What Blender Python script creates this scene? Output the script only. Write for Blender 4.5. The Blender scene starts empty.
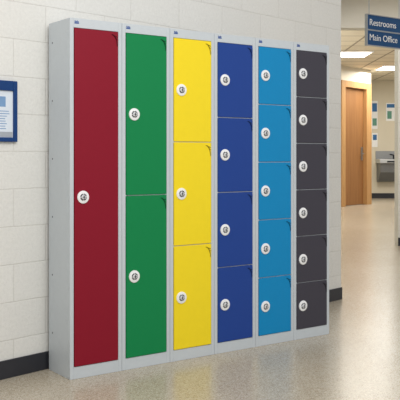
import bpy, bmesh, math, random
from mathutils import Vector, Matrix
random.seed(4)
S = bpy.context.scene
COL = S.collection
S.view_settings.view_transform = 'Standard'

# ------------------------------------------------------------ materials
def lin(c):
    return tuple(((v/255)/12.92 if v/255 <= 0.04045 else ((v/255+0.055)/1.055)**2.4) for v in c) + (1,)
def mat(name, rgb, rough=0.5, metal=0.0, var=0.04, scale=30, bump=0.0, spec=0.5):
    m = bpy.data.materials.new(name); m.use_nodes = True
    nt = m.node_tree; b = nt.nodes['Principled BSDF']
    b.inputs['Roughness'].default_value = rough; b.inputs['Metallic'].default_value = metal
    b.inputs['Specular IOR Level'].default_value = spec
    tc = nt.nodes.new('ShaderNodeTexCoord'); n = nt.nodes.new('ShaderNodeTexNoise')
    n.inputs['Scale'].default_value = scale; n.inputs['Detail'].default_value = 3
    nt.links.new(tc.outputs['Object'], n.inputs['Vector'])
    r = nt.nodes.new('ShaderNodeValToRGB'); c = lin(rgb)
    r.color_ramp.elements[0].position = .3; r.color_ramp.elements[1].position = .7
    r.color_ramp.elements[0].color = tuple(v*(1-var) for v in c[:3])+(1,)
    r.color_ramp.elements[1].color = tuple(min(1, v*(1+var)) for v in c[:3])+(1,)
    nt.links.new(n.outputs['Fac'], r.inputs['Fac']); nt.links.new(r.outputs['Color'], b.inputs['Base Color'])
    if bump:
        bp = nt.nodes.new('ShaderNodeBump'); bp.inputs['Strength'].default_value = bump; bp.inputs['Distance'].default_value = .002
        nt.links.new(n.outputs['Fac'], bp.inputs['Height']); nt.links.new(bp.outputs['Normal'], b.inputs['Normal'])
    return m
def emis(name, rgb, st):
    m = bpy.data.materials.new(name); m.use_nodes = True
    b = m.node_tree.nodes['Principled BSDF']
    b.inputs['Base Color'].default_value = lin(rgb); b.inputs['Emission Color'].default_value = lin(rgb)
    b.inputs['Emission Strength'].default_value = st
    return m
def block_mat(name, face, mortar, offx=0.0, bw=0.40, bh=0.19):
    m = bpy.data.materials.new(name); m.use_nodes = True
    nt = m.node_tree; L = nt.links; b = nt.nodes['Principled BSDF']; b.inputs['Roughness'].default_value = .5
    tc = nt.nodes.new('ShaderNodeTexCoord'); sp = nt.nodes.new('ShaderNodeSeparateXYZ'); cb = nt.nodes.new('ShaderNodeCombineXYZ')
    L.new(tc.outputs['Object'], sp.inputs[0])
    ad = nt.nodes.new('ShaderNodeMath'); ad.operation = 'ADD'; ad.inputs[1].default_value = offx+20
    L.new(sp.outputs['X'], ad.inputs[0]); L.new(ad.outputs[0], cb.inputs['X']); L.new(sp.outputs['Z'], cb.inputs['Y'])
    # slight waviness so the joints are not ruler straight
    wn = nt.nodes.new('ShaderNodeTexNoise'); wn.inputs['Scale'].default_value = 9; L.new(tc.outputs['Object'], wn.inputs['Vector'])
    wv = nt.nodes.new('ShaderNodeVectorMath'); wv.operation = 'MULTIPLY_ADD'; wv.inputs[1].default_value = (.006, .006, 0)
    L.new(wn.outputs['Color'], wv.inputs[0]); L.new(cb.outputs[0], wv.inputs[2])
    br = nt.nodes.new('ShaderNodeTexBrick'); L.new(wv.outputs[0], br.inputs['Vector'])
    br.inputs['Scale'].default_value = 1; br.inputs['Brick Width'].default_value = bw; br.inputs['Row Height'].default_value = bh
    br.inputs['Mortar Size'].default_value = .0045; br.inputs['Mortar Smooth'].default_value = 1
    f = lin(face); br.inputs['Color1'].default_value = f; br.inputs['Color2'].default_value = tuple(v*.975 for v in f[:3])+(1,)
    br.inputs['Mortar'].default_value = lin(mortar)
    n = nt.nodes.new('ShaderNodeTexNoise'); n.inputs['Scale'].default_value = 60; n.inputs['Detail'].default_value = 8; n.inputs['Roughness'].default_value = .72
    L.new(tc.outputs['Object'], n.inputs['Vector'])
    rr = nt.nodes.new('ShaderNodeMapRange'); rr.inputs[1].default_value = .3; rr.inputs[2].default_value = .7; rr.inputs[3].default_value = .92; rr.inputs[4].default_value = 1.04
    L.new(n.outputs['Fac'], rr.inputs[0])
    mm = nt.nodes.new('ShaderNodeMix'); mm.data_type = 'RGBA'; mm.blend_type = 'MULTIPLY'; mm.inputs[0].default_value = 1
    L.new(br.outputs['Color'], mm.inputs[6]); L.new(rr.outputs[0], mm.inputs[7])
    L.new(mm.outputs[2], b.inputs['Base Color'])
    mx = nt.nodes.new('ShaderNodeMath'); mx.operation = 'MULTIPLY_ADD'; mx.inputs[1].default_value = -.6
    L.new(br.outputs['Fac'], mx.inputs[0])
    ms = nt.nodes.new('ShaderNodeMath'); ms.operation = 'MULTIPLY'; ms.inputs[1].default_value = 1.2
    L.new(n.outputs['Fac'], ms.inputs[0]); L.new(ms.outputs[0], mx.inputs[2])
    bp = nt.nodes.new('ShaderNodeBump'); bp.inputs['Strength'].default_value = .6; bp.inputs['Distance'].default_value = .004
    L.new(mx.outputs[0], bp.inputs['Height']); L.new(bp.outputs['Normal'], b.inputs['Normal'])
    return m
def floor_mat():
    m = bpy.data.materials.new('terrazzo'); m.use_nodes = True
    nt = m.node_tree; L = nt.links; b = nt.nodes['Principled BSDF']
    tc = nt.nodes.new('ShaderNodeTexCoord')
    base = nt.nodes.new('ShaderNodeTexNoise'); base.inputs['Scale'].default_value = 1.1; base.inputs['Detail'].default_value = 3
    L.new(tc.outputs['Object'], base.inputs['Vector'])
    r0 = nt.nodes.new('ShaderNodeValToRGB'); r0.color_ramp.elements[0].color = lin((187,176,156)); r0.color_ramp.elements[1].color = lin((196,186,167))
    r0.color_ramp.elements[0].position = .3; r0.color_ramp.elements[1].position = .7
    L.new(base.outputs['Fac'], r0.inputs['Fac'])
    prev = r0.outputs['Color']
    for sc, thr, col, st in ((210, .20, (134,119,99), .5), (250, .2, (226,217,202), .55), (170, .08, (152,126,98), .5), (320, .2, (118,106,90), .42)):
        v = nt.nodes.new('ShaderNodeTexVoronoi'); v.inputs['Scale'].default_value = sc
        L.new(tc.outputs['Object'], v.inputs['Vector'])
        sep = nt.nodes.new('ShaderNodeSeparateColor'); L.new(v.outputs['Color'], sep.inputs[0])
        lt = nt.nodes.new('ShaderNodeMath'); lt.operation = 'LESS_THAN'; lt.inputs[1].default_value = thr
        L.new(sep.outputs[0], lt.inputs[0])
        mx = nt.nodes.new('ShaderNodeMix'); mx.data_type = 'RGBA'
        ml = nt.nodes.new('ShaderNodeMath'); ml.operation = 'MULTIPLY'; ml.inputs[1].default_value = st
        L.new(lt.outputs[0], ml.inputs[0]); L.new(ml.outputs[0], mx.inputs[0])
        L.new(prev, mx.inputs[6]); mx.inputs[7].default_value = lin(col)
        prev = mx.outputs[2]
    L.new(prev, b.inputs['Base Color'])
    b.inputs['Roughness'].default_value = .24; b.inputs['Specular IOR Level'].default_value = .36
    return m
def grid_mat(name, face, line, size):
    m = bpy.data.materials.new(name); m.use_nodes = True
    nt = m.node_tree; L = nt.links; b = nt.nodes['Principled BSDF']; b.inputs['Roughness'].default_value = .8
    tc = nt.nodes.new('ShaderNodeTexCoord')
    br = nt.nodes.new('ShaderNodeTexBrick'); L.new(tc.outputs['Object'], br.inputs['Vector'])
    br.offset = 0; br.inputs['Scale'].default_value = 1; br.inputs['Brick Width'].default_value = size*1.5; br.inputs['Row Height'].default_value = size
    br.inputs['Mortar Size'].default_value = .02
    br.inputs['Color1'].default_value = lin(face); br.inputs['Color2'].default_value = lin(face); br.inputs['Mortar'].default_value = lin(line)
    L.new(br.outputs['Color'], b.inputs['Base Color'])
    return m
def wood_mat(name, a, c):
    m = bpy.data.materials.new(name); m.use_nodes = True
    nt = m.node_tree; L = nt.links; b = nt.nodes['Principled BSDF']; b.inputs['Roughness'].default_value = .6
    b.inputs['Specular IOR Level'].default_value = .25
    tc = nt.nodes.new('ShaderNodeTexCoord'); mp = nt.nodes.new('ShaderNodeMapping'); mp.inputs['Scale'].default_value = (14, 14, .8)
    n = nt.nodes.new('ShaderNodeTexNoise'); n.inputs['Scale'].default_value = 2; n.inputs['Detail'].default_value = 5
    L.new(tc.outputs['Object'], mp.inputs[0]); L.new(mp.outputs[0], n.inputs['Vector'])
    r = nt.nodes.new('ShaderNodeValToRGB'); r.color_ramp.elements[0].color = lin(a); r.color_ramp.elements[1].color = lin(c)
    r.color_ramp.elements[0].position = .35; r.color_ramp.elements[1].position = .65
    L.new(n.outputs['Fac'], r.inputs['Fac']); L.new(r.outputs['Color'], b.inputs['Base Color'])
    return m

M_BODY = mat('powder_coat_light_grey', (198,205,210), .42, var=.015, spec=.35)
M_BLOCK = block_mat('painted_blockwork', (232,231,226), (218,216,210))
M_PLAIN = mat('painted_plaster', (224,221,212), .6, var=.01)
M_PLAINW = mat('painted_plaster_warm', (218,210,190), .6, var=.02, scale=3)
M_BASE = mat('dark_rubber_skirting', (40,41,48), .45)
M_FLOOR = floor_mat()
M_CEIL = grid_mat('ceiling_tiles', (222,213,194), (150,140,122), .6)
M_WOOD = wood_mat('door_wood', (146,102,60), (158,112,68))
M_WOODF = wood_mat('frame_wood', (186,142,92), (198,154,102))
M_WHITE = mat('white_plastic', (243,244,245), .35, var=.01)
M_DARK = mat('dark_print', (30,32,38), .5, spec=.2)
M_KNOB = mat('grey_plastic', (220,222,225), .35, var=.02)
M_STEEL = mat('stainless', (150,153,155), .35, .75, var=.03)
M_SIGN = mat('sign_blue', (16,72,122), .45, var=.02, spec=.3)
M_ALU = mat('aluminium', (165,170,175), .35, .6)
M_BADGE = mat('badge_blue', (40,80,150), .4)
M_FRBLUE = mat('frame_blue', (18,60,118), .4, spec=.3)
M_PAPER = mat('paper', (242,243,244), .6, var=.01)
M_SHEETB = mat('paper_blue_tint', (222,230,240), .6, var=.02)
M_INK = mat('ink', (120,156,198), .6)
M_STRIP = mat('grey_strip', (170,176,184), .4)

# ------------------------------------------------------------ helpers
def box(bm, x0, x1, y0, y1, z0, z1):
    v = [bm.verts.new(p) for p in ((x0,y0,z0),(x1,y0,z0),(x1,y1,z0),(x0,y1,z0),(x0,y0,z1),(x1,y0,z1),(x1,y1,z1),(x0,y1,z1))]
    for f in ((0,3,2,1),(4,5,6,7),(0,1,5,4),(1,2,6,5),(2,3,7,6),(3,0,4,7)):
        bm.faces.new([v[i] for i in f])
def prism(bm, pts, y0, y1):            # pts in x,z ; extruded along y (front y0)
    a = [bm.verts.new((x, y0, z)) for x, z in pts]; b = [bm.verts.new((x, y1, z)) for x, z in pts]
    bm.faces.new(a); bm.faces.new(b[::-1])
    n = len(pts)
    for i in range(n):
        bm.faces.new((a[(i+1)%n], a[i], b[i], b[(i+1)%n]))
def lathe_y(bm, prof, cx=0, cz=0, n=40):   # prof: (r, y)
    rings = []
    for r, y in prof:
        if r == 0: rings.append([bm.verts.new((cx, y, cz))])
        else: rings.append([bm.verts.new((cx+r*math.cos(2*math.pi*i/n), y, cz+r*math.sin(2*math.pi*i/n))) for i in range(n)])
    for a, b in zip(rings, rings[1:]):
        for i in range(n):
            j = (i+1) % n
            vs = [a[i % len(a)], a[j % len(a)], b[j % len(b)], b[i % len(b)]]
            u = []
            for q in vs:
                if q not in u: u.append(q)
            if len(u) > 2: bm.faces.new(u)
def tube(bm, p, q, r, n=12):
    p = Vector(p); q = Vector(q); d = (q-p).normalized()
    a = d.orthogonal().normalized(); b = d.cross(a)
    R1 = [bm.verts.new(p+(a*math.cos(2*math.pi*i/n)+b*math.sin(2*math.pi*i/n))*r) for i in range(n)]
    R2 = [bm.verts.new(q+(a*math.cos(2*math.pi*i/n)+b*math.sin(2*math.pi*i/n))*r) for i in range(n)]
    for i in range(n): bm.faces.new((R1[i], R1[(i+1)%n], R2[(i+1)%n], R2[i]))
    bm.faces.new(R1[::-1]); bm.faces.new(R2)
def finish(name, bm, m, smooth=False):
    bmesh.ops.recalc_face_normals(bm, faces=bm.faces)
    me = bpy.data.meshes.new(name); bm.to_mesh(me); bm.free(); me.materials.append(m)
    if smooth:
        for p in me.polygons: p.use_smooth = True
        me.set_sharp_from_angle(angle=math.radians(35))
    return me
def link(name, me, parent=None, loc=(0,0,0), rz=0, bevel=0):
    o = bpy.data.objects.new(name, me); COL.objects.link(o); o.parent = parent; o.location = loc; o.rotation_euler = (0,0,rz)
    if bevel:
        b = o.modifiers.new('bevel', 'BEVEL'); b.width = bevel; b.segments = 2; b.limit_method = 'ANGLE'
        o.modifiers.new('wn', 'WEIGHTED_NORMAL')
    return o
def boxes(name, m, lst, parent=None, loc=(0,0,0), rz=0, bevel=0):
    bm = bmesh.new()
    for b in lst: box(bm, *b)
    return link(name, finish(name, bm, m), parent, loc, rz, bevel)
def tag(o, label=None, cat=None, group=None, kind=None):
    if label: o['label'] = label
    if cat: o['category'] = cat
    if group: o['group'] = group
    if kind: o['kind'] = kind
    return o
def empty(name, loc, rz=0):
    o = bpy.data.objects.new(name, None); COL.objects.link(o); o.location = loc; o.rotation_euler = (0,0,rz); o.empty_display_size = .1
    return o
def text_mesh(name, s, size, m, extrude=.0008, align='CENTER'):
    c = bpy.data.curves.new(name, 'FONT'); c.body = s; c.size = size; c.extrude = extrude; c.align_x = align; c.align_y = 'CENTER'
    t = bpy.data.objects.new('tmp', c); COL.objects.link(t)
    dg = bpy.context.evaluated_depsgraph_get(); dg.update()
    me = bpy.data.meshes.new_from_object(t.evaluated_get(dg)); me.name = name
    bpy.data.objects.remove(t)
    me.transform(Matrix.Rotation(math.pi/2, 4, 'X'))
    me.materials.clear(); me.materials.append(m)
    return me

# ------------------------------------------------------------ camera
EYE = 1.12
cd = bpy.data.cameras.new('camera'); cam = bpy.data.objects.new('camera', cd); COL.objects.link(cam)
cam.location = (0, 0, EYE); cam.rotation_euler = (math.pi/2, 0, 0)
cd.sensor_width = 36; cd.lens = 72.9; cd.shift_y = -0.1125; cd.clip_end = 100
S.camera = cam

# ------------------------------------------------------------ room shell
H = 3.06
tag(boxes('floor', M_FLOOR, [(-6, 11, -3, 23, -.1, 0)]), 'polished speckled beige terrazzo floor', kind='structure')
tag(boxes('ceiling', M_CEIL, [(-.5, 11, 6.3, 22, H, H+.1)]), 'suspended tiled corridor ceiling', kind='structure')

P1 = Vector((1.097, 6.30)); P0 = Vector((-.80, 4.25)); d = (P1-P0).normalized(); WA = math.atan2(d.y, d.x)
WL = 5.6
tag(boxes('wall_left', M_BLOCK, [(-WL, 0, 0, .16, 0, H)], loc=(P1.x, P1.y, 0), rz=WA), 'white painted concrete block wall behind the lockers', kind='structure')
tag(boxes('baseboard_left', M_BASE, [(-WL, .003, -.010, 0, 0, .092)], loc=(P1.x, P1.y, 0), rz=WA, bevel=.002), 'dark skirting along the block wall', kind='structure')
def wall_between(name, a, b, th, m, z0=0, z1=H):
    a = Vector(a); b = Vector(b); L = (b-a).length; an = math.atan2(b.y-a.y, b.x-a.x)
    o = boxes(name, m, [(0, L, 0, th, z0, z1)], loc=(a.x, a.y, 0), rz=an); o['kind'] = 'structure'; return o
hw = P1 + Vector((-d.y, d.x))*.165
wall_between('wall_hall_side', (2.50, 16.80), (hw.x, hw.y), .12, M_PLAIN)
DC = Vector((3.906, 18.5)); dd = Vector((.653, .757)); DA = math.atan2(dd.y, dd.x)
def dloc(): return (DC.x, DC.y, 0)
DW0, DW1 = 1.34, .04
DT = 2.74
tag(boxes('wall_door_side', M_PLAINW, [(-2.1, -DW0, 0, .2, 0, H), (-DW0, -DW1, 0, .2, DT, H), (-DW1, .0, 0, .2, 0, H)], loc=dloc(), rz=DA), kind='structure')
tag(boxes('wall_hall_return', M_PLAINW, [(3.76, 3.85, 18.6, 21, 0, H)]), kind='structure')
tag(boxes('wall_back', M_PLAINW, [(3.0, 9.5, 21, 21.15, 0, H)]), 'cream far corridor wall', kind='structure')
tag(boxes('baseboard_back', M_BASE, [(3.85, 9.5, 20.98, 21, 0, .13)]), kind='structure')
tag(boxes('wall_right', M_BLOCK, [(2.450, 6, 10, 10.2, 0, H)]), kind='structure')
tag(boxes('baseboard_right', M_BASE, [(2.444, 6, 9.985, 10, 0, .10)]), kind='structure')
tag(boxes('trim_1', M_PLAIN, [(.9, 2.450, 10, 10.2, 2.69, H)]), 'white header beam across the corridor', kind='structure')

dr = tag(empty('door_1', (DC.x, DC.y, 0), DA), 'tall plain wooden door in a matching wood frame', kind='structure')
boxes('door_frame', M_WOODF, [(-DW0, -DW0+.16, -.04, .14, 0, DT), (-DW1-.22, -DW1, -.04, .14, 0, DT), (-DW0+.16, -DW1-.22, -.04, .14, DT-.14, DT)], dr, bevel=.006)
lf = boxes('door_leaf', M_WOOD, [(-DW0+.17, -DW1-.23, .05, .09, .01, DT-.15)], dr, bevel=.004)
bm = bmesh.new(); box(bm, -.375, -.315, .035, .05, 1.0, 1.3); tube(bm, (-.345, .04, 1.15), (-.345, -.01, 1.15), .012); tube(bm, (-.345, -.01, 1.15), (-.47, -.01, 1.15), .012)
link('door_handle', finish('door_handle', bm, M_STEEL), lf)

# ------------------------------------------------------------ lockers
A = Vector((-.647, 4.03)); U = Vector((.8137, .5811)); LA = math.atan2(U.y, U.x)
W = .2985; BW = .2968; D = .245; LH = 1.805
ST = .021; TOP = 1.757; BOT = .060; GAP = .0045

bm = bmesh.new()
lathe_y(bm, [(0, -.0060), (.0300, -.0060), (.0316, -.0052), (.0324, -.003), (.0324, 0), (0, 0)])
LOCK_PLATE = finish('lock_plate', bm, M_WHITE, True)
bm = bmesh.new()
N = 48
for i in range(N):
    if i % 12 in (0,): continue
    a0 = 2*math.pi*i/N; a1 = 2*math.pi*(i+1)/N
    r0, r1 = (.0125, .0160) if i % 2 else (.0125, .0190)
    pts = [(r0*math.cos(a0), r0*math.sin(a0)), (r1*math.cos(a0), r1*math.sin(a0)), (r1*math.cos(a1), r1*math.sin(a1)), (r0*math.cos(a1), r0*math.sin(a1))]
    prism(bm, pts, -.0066, -.0058)
LOCK_NUM = finish('dial_ring', bm, M_DARK)
bm = bmesh.new()
lathe_y(bm, [(0, -.0125), (.0095, -.0125), (.0108, -.0115), (.0115, -.0060), (0, -.0060)], n=28)
LOCK_KNOB = finish('lock_knob', bm, M_KNOB, True)
bm = bmesh.new(); box(bm, -.0024, .0024, -.0135, -.0122, -.0085, .0085); box(bm, -.0085, .0085, -.0132, -.0122, -.0012, .0012)
LOCK_MARK = finish('knob_pointer', bm, M_DARK)

specs = [
    (1, 'crimson_door', (136,8,36), 'tall light grey steel locker with one full-height crimson red door'),
    (2, 'green_door', (0,130,72), 'light grey steel locker with two green doors stacked one above the other'),
    (3, 'yellow_door', (247,220,34), 'light grey steel locker with three bright yellow doors'),
    (4, 'navy_door', (28,65,144), 'light grey steel locker with four dark royal blue doors'),
    (5, 'sky_door', (0,136,194), 'light grey steel locker with five light cyan blue doors'),
    (6, 'charcoal_door', (64,62,72), 'light grey steel locker with six small charcoal grey doors'),
]
for i, (n, mn, rgb, label) in enumerate(specs):
    p = A + U*(W*i)
    t = tag(empty('locker', (p.x, p.y, 0), LA), label, 'locker', 'steel lockers standing in a row')
    md = mat(mn, rgb, .45, var=.012, spec=.28)
    mk = mat(mn+'_shade', tuple(int(c*.62) for c in rgb), .6, var=.02, spec=.2)  # darkened door colour, paints the shade inside the pull
    x1 = BW
    L = [(0, .006, .022, D, 0, LH), (x1-.006, x1, .022, D, 0, LH), (.006, x1-.006, D-.006, D, 0, LH),
         (.006, x1-.006, .022, D-.006, LH-.006, LH), (.006, x1-.006, .022, D-.006, BOT-.02, BOT-.012),
         (0, ST, 0, .022, 0, LH), (x1-ST, x1, 0, .022, 0, LH), (ST, x1-ST, 0, .022, TOP, LH), (ST, x1-ST, 0, .022, 0, BOT)]
    h = (TOP-BOT)/n
    for k in range(1, n):
        L.append((ST, x1-ST, .003, .022, BOT+h*k-.006, BOT+h*k+.006))
        L.append((.006, x1-.006, .022, D-.006, BOT+h*k-.003, BOT+h*k+.003))
    boxes('body', M_BODY, L, t, bevel=.0015)
    bm = bmesh.new()
    for q in range(4): box(bm, .026+q*.006, .030+q*.006, -.0012, 0, 1.779, 1.790 if q % 2 else 1.793)
    box(bm, .024, .050, -.0008, 0, 1.777, 1.781)
    link('badge', finish('badge', bm, M_BADGE), t)
    if i == 0:   # fixing holes down the rear edge of the exposed side panel
        bm = bmesh.new(); tube(bm, (.001, 0, 0), (-.0008, 0, 0), .0042); HOLE = finish('fixing_hole', bm, M_DARK)
        for z in (1.70, 1.40, 1.10, .80, .50, .20): link('fixing_hole', HOLE, t, (0, D-.045, z))
    dx0, dx1 = ST+.0028, x1-ST-.0028; dw = dx1-dx0; dh = h-GAP
    bm = bmesh.new(); box(bm, dx0, dx1, -.004, .016, 0, dh); DOOR = finish('door', bm, md)
    # finger pull pressed into the top corner of the opening edge
    a = dx1-.003; b = dh-.014
    c0 = [(a-.001-.033*(1-math.sin(math.pi/2*q/10)), b-.058*(1-math.cos(math.pi/2*q/10))) for q in range(11)]
    bm = bmesh.new()
    prism(bm, [(a, b)] + c0[::-1], -.0075, -.0035)
    bmesh.ops.remove_doubles(bm, verts=bm.verts, dist=1e-5)
    PULL = finish('pull_tab', bm, md)
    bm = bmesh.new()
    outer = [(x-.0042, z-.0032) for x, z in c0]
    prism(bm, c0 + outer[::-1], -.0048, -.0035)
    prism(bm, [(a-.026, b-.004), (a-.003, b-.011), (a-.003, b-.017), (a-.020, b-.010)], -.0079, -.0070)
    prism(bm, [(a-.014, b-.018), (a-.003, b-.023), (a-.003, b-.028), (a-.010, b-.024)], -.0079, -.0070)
    PULL_SHADE = finish('pull_recess_shade', bm, mk)  # raised strips whose dark colour stands in for the recess shadow
    for k in range(n):
        dob = link('door', DOOR, t, (0, 0, BOT+h*k+GAP/2), bevel=.0025)
        link('pull_tab', PULL, dob)
        link('pull_recess_shade', PULL_SHADE, dob)
        lc = (.070, -.004, dh/2)
        link('lock_plate', LOCK_PLATE, dob, lc); link('dial_ring', LOCK_NUM, dob, lc)
        link('lock_knob', LOCK_KNOB, dob, lc); link('knob_pointer', LOCK_MARK, dob, lc)

# ------------------------------------------------------------ notice frame on the left wall
t0 = (P1-P0).length
nx1 = -(t0+.199); nx0 = nx1-.25; z0, z1 = 1.186, 1.492
pw = P1 + d*((nx0+nx1)/2); 
nf = tag(empty('notice_frame', (pw.x, pw.y, z0), WA), 'blue framed notice mounted on the white block wall left of the lockers', 'notice')
hx = .125; hh = z1-z0
boxes('backing', M_SHEETB, [(-hx+.01, hx-.01, -.010, .002, .01, hh-.01)], nf)
boxes('frame', M_FRBLUE, [(-hx, -hx+.022, -.02, 0, 0, hh), (hx-.022, hx, -.02, 0, 0, hh), (-hx+.022, hx-.022, -.02, 0, 0, .022), (-hx+.022, hx-.022, -.02, 0, hh-.05, hh)], nf, bevel=.003)
boxes('printed_panel', M_INK, [(-.088, .060, -.0108, -.0095, .175, .226)], nf)
for k in range(8): boxes('printed_line', M_INK, [(-.08, .055+.03*random.random(), -.0108, -.0095, .064+k*.0125, .0675+k*.0125)], nf)
boxes('printed_band', M_STRIP, [(-.10, .10, -.0112, -.0095, .024, .050)], nf)

# ------------------------------------------------------------ hanging sign
sz = 7.2; sx = (367.5-200)/810*sz
sgn = tag(empty('hanging_sign', (sx, sz, 0), LA), 'blue hanging direction sign with white lettering below the corridor ceiling', 'sign')
def hgt(y, Z): return EYE + (155-y)/810*Z
zt = hgt(14.5, sz); zb = hgt(44.5, sz); zm = (zt+zb)/2
SW = .46
boxes('sign_board', M_SIGN, [(0, SW, 0, .02, zm+.006, zt), (0, SW, 0, .02, zb, zm-.006)], sgn, bevel=.002)
boxes('sign_frame', M_ALU, [(-.01, 0, -.004, .024, zb-.008, zt+.008), (SW, SW+.01, -.004, .024, zb-.008, zt+.008), (0, SW, -.004, .024, zt, zt+.008), (0, SW, -.004, .024, zb-.008, zb), (0, SW, -.003, .022, zm-.006, zm+.006)], sgn)
for xx in (.03, SW-.03):
    bm = bmesh.new(); tube(bm, (xx, .01, zt+.006), (xx, .01, H), .004); link('rod', finish('rod', bm, M_ALU), sgn)
for s, zc in (('Restrooms', (zt+zm)/2), ('Main Office', (zb+zm)/2)):
    link('lettering', text_mesh('lettering', s, .080, M_WHITE, align='LEFT'), sgn, (.022, -.0015, zc))

# ------------------------------------------------------------ background fittings
M_DIFF = emis('light_diffuser', (255,250,238), 6)
def ceiling_light(x0, x1, y0, y1, label):
    c = tag(empty('ceiling_light', ((x0+x1)/2, (y0+y1)/2, H)), label, 'light', 'recessed corridor ceiling lights')
    a, b = (x1-x0)/2, (y1-y0)/2
    boxes('frame', M_WHITE, [(-a, -a+.03, -b, b, -.02, 0), (a-.03, a, -b, b, -.02, 0), (-a+.03, a-.03, -b, -b+.03, -.02, 0), (-a+.03, a-.03, b-.03, b, -.02, 0)], c)
    boxes('diffuser', M_DIFF, [(-a+.03, a-.03, -b+.03, b-.03, -.014, 0)], c)
ceiling_light(2.55, 3.25, 15.1, 16.0, 'nearer rectangular ceiling light panel, above the wooden door')
ceiling_light(3.95, 4.55, 17.5, 18.4, 'farther rectangular ceiling light panel, below the hanging sign')

def poster(x0, x1, z0, z1, sheet, bands, label):
    p = tag(empty('poster', ((x0+x1)/2, 21, z0)), label, 'poster', 'papers on the far corridor wall')
    a = (x1-x0)/2
    boxes('sheet', sheet, [(-a, a, -.012, .003, 0, z1-z0)], p)
    for m, u0, u1, v0, v1 in bands:
        hh = z1-z0
        boxes('printed_area', m, [(-a+2*a*u0, -a+2*a*u1, -.016, -.012, hh*v0, hh*v1)], p)
def bx(px): return (px-200)/810*21
def bz(py): return EYE+(155-py)/810*21
M_PB = mat('print_blue', (50,108,165), .6); M_PB2 = mat('print_green', (96,150,132), .6)
poster(bx(371.5), bx(377.5), bz(129), bz(101), M_PAPER, [(M_PB, .1, .9, .62, .92), (M_PB2, .15, .85, .12, .38)], 'tall narrow blue, green and white notice beside the wooden door')
poster(bx(386), bx(398.3), bz(121), bz(103), M_PAPER, [(M_PB, .06, .94, .74, .94), (M_PB2, .1, .45, .12, .55)], 'wide blue and white notice above the drinking fountain')
poster(bx(372), bx(377.5), bz(147), bz(133), M_PAPER, [(M_PB, .15, .85, .5, .88)], 'small notice below the tall narrow one beside the door')

fx0, fx1 = bx(375.5), bx(398.7); fw = fx1-fx0
ft = tag(empty('drinking_fountain', ((fx0+fx1)/2, 21, 0)), 'wall-mounted stainless steel drinking fountain on the far corridor wall', 'drinking fountain')
a = fw/2
M_STEEL3 = mat('stainless_apron', (118,121,125), .35, .35, var=.03)
M_STEEL2 = mat('stainless_bright', (202,205,208), .3, .4, var=.02)
M_STEEL4 = mat('stainless_back', (158,161,164), .35, .3, var=.02)
bm = bmesh.new()
v = [(0.002, bz(182)), (-.20, bz(181)), (-.42, bz(172)), (-.46, bz(163)), (0.002, bz(163))]
l = [bm.verts.new((-a+.03, y, z)) for y, z in v]; r = [bm.verts.new((a-.03, y, z)) for y, z in v]
bm.faces.new(l); bm.faces.new(r[::-1])
for k in range(5): bm.faces.new((l[k], r[k], r[(k+1)%5], l[(k+1)%5]))
link('apron', finish('apron', bm, M_STEEL3), ft, bevel=.01)
z0_, z1_ = bz(163), bz(159)
boxes('basin', M_STEEL2, [(-a, a, -.52, -.46, z0_, z1_), (-a, a, -.04, 0, z0_, z1_), (-a, -a+.04, -.46, -.04, z0_, z1_), (a-.04, a, -.46, -.04, z0_, z1_), (-a+.04, a-.04, -.46, -.04, z0_, z0_+.03)], ft, bevel=.008)
boxes('splash_back', M_STEEL4, [(-a, a, -.03, 0, z1_, bz(151))], ft, bevel=.006)
bm = bmesh.new(); tube(bm, (a*.4, -.2, z0_+.02), (a*.4, -.2, z1_+.10), .02); tube(bm, (a*.4, -.2, z1_+.10), (a*.4-.10, -.22, z1_+.12), .016)
link('spout', finish('spout', bm, M_DARK), ft)
boxes('push_bar', M_DARK, [(-.12, .12, -.535, -.52, z0_+.02, z0_+.06)], ft)

# ------------------------------------------------------------ lights
w = bpy.data.worlds.new('world'); S.world = w; w.use_nodes = True
w.node_tree.nodes['Background'].inputs[0].default_value = (.985, .985, .985, 1); w.node_tree.nodes['Background'].inputs[1].default_value = .71
def area(loc, target, sx, sy, power, col=(1,1,1)):
    l = bpy.data.lights.new('area', 'AREA'); l.shape = 'RECTANGLE'; l.size = sx; l.size_y = sy; l.energy = power; l.color = col
    o = bpy.data.objects.new('area_light', l); COL.objects.link(o); o.location = loc
    o.rotation_euler = (Vector(target)-Vector(loc)).to_track_quat('-Z', 'Y').to_euler()
area((.6, 1.5, 3.0), (.1, 4.6, .6), 2.5, 1.2, 64, (1, .99, .97))
area((2.4, 8.3, 3.0), (2.4, 8.3, 0), 2.2, 2.0, 34, (1, .98, .94))
area((2.9, 13.0, 3.0), (2.9, 13.0, 0), 2.0, 3.4, 88, (1, .97, .91))
area((4.4, 17.9, 2.98), (4.4, 17.9, 0), 1.6, 2.4, 95, (1, .97, .92))
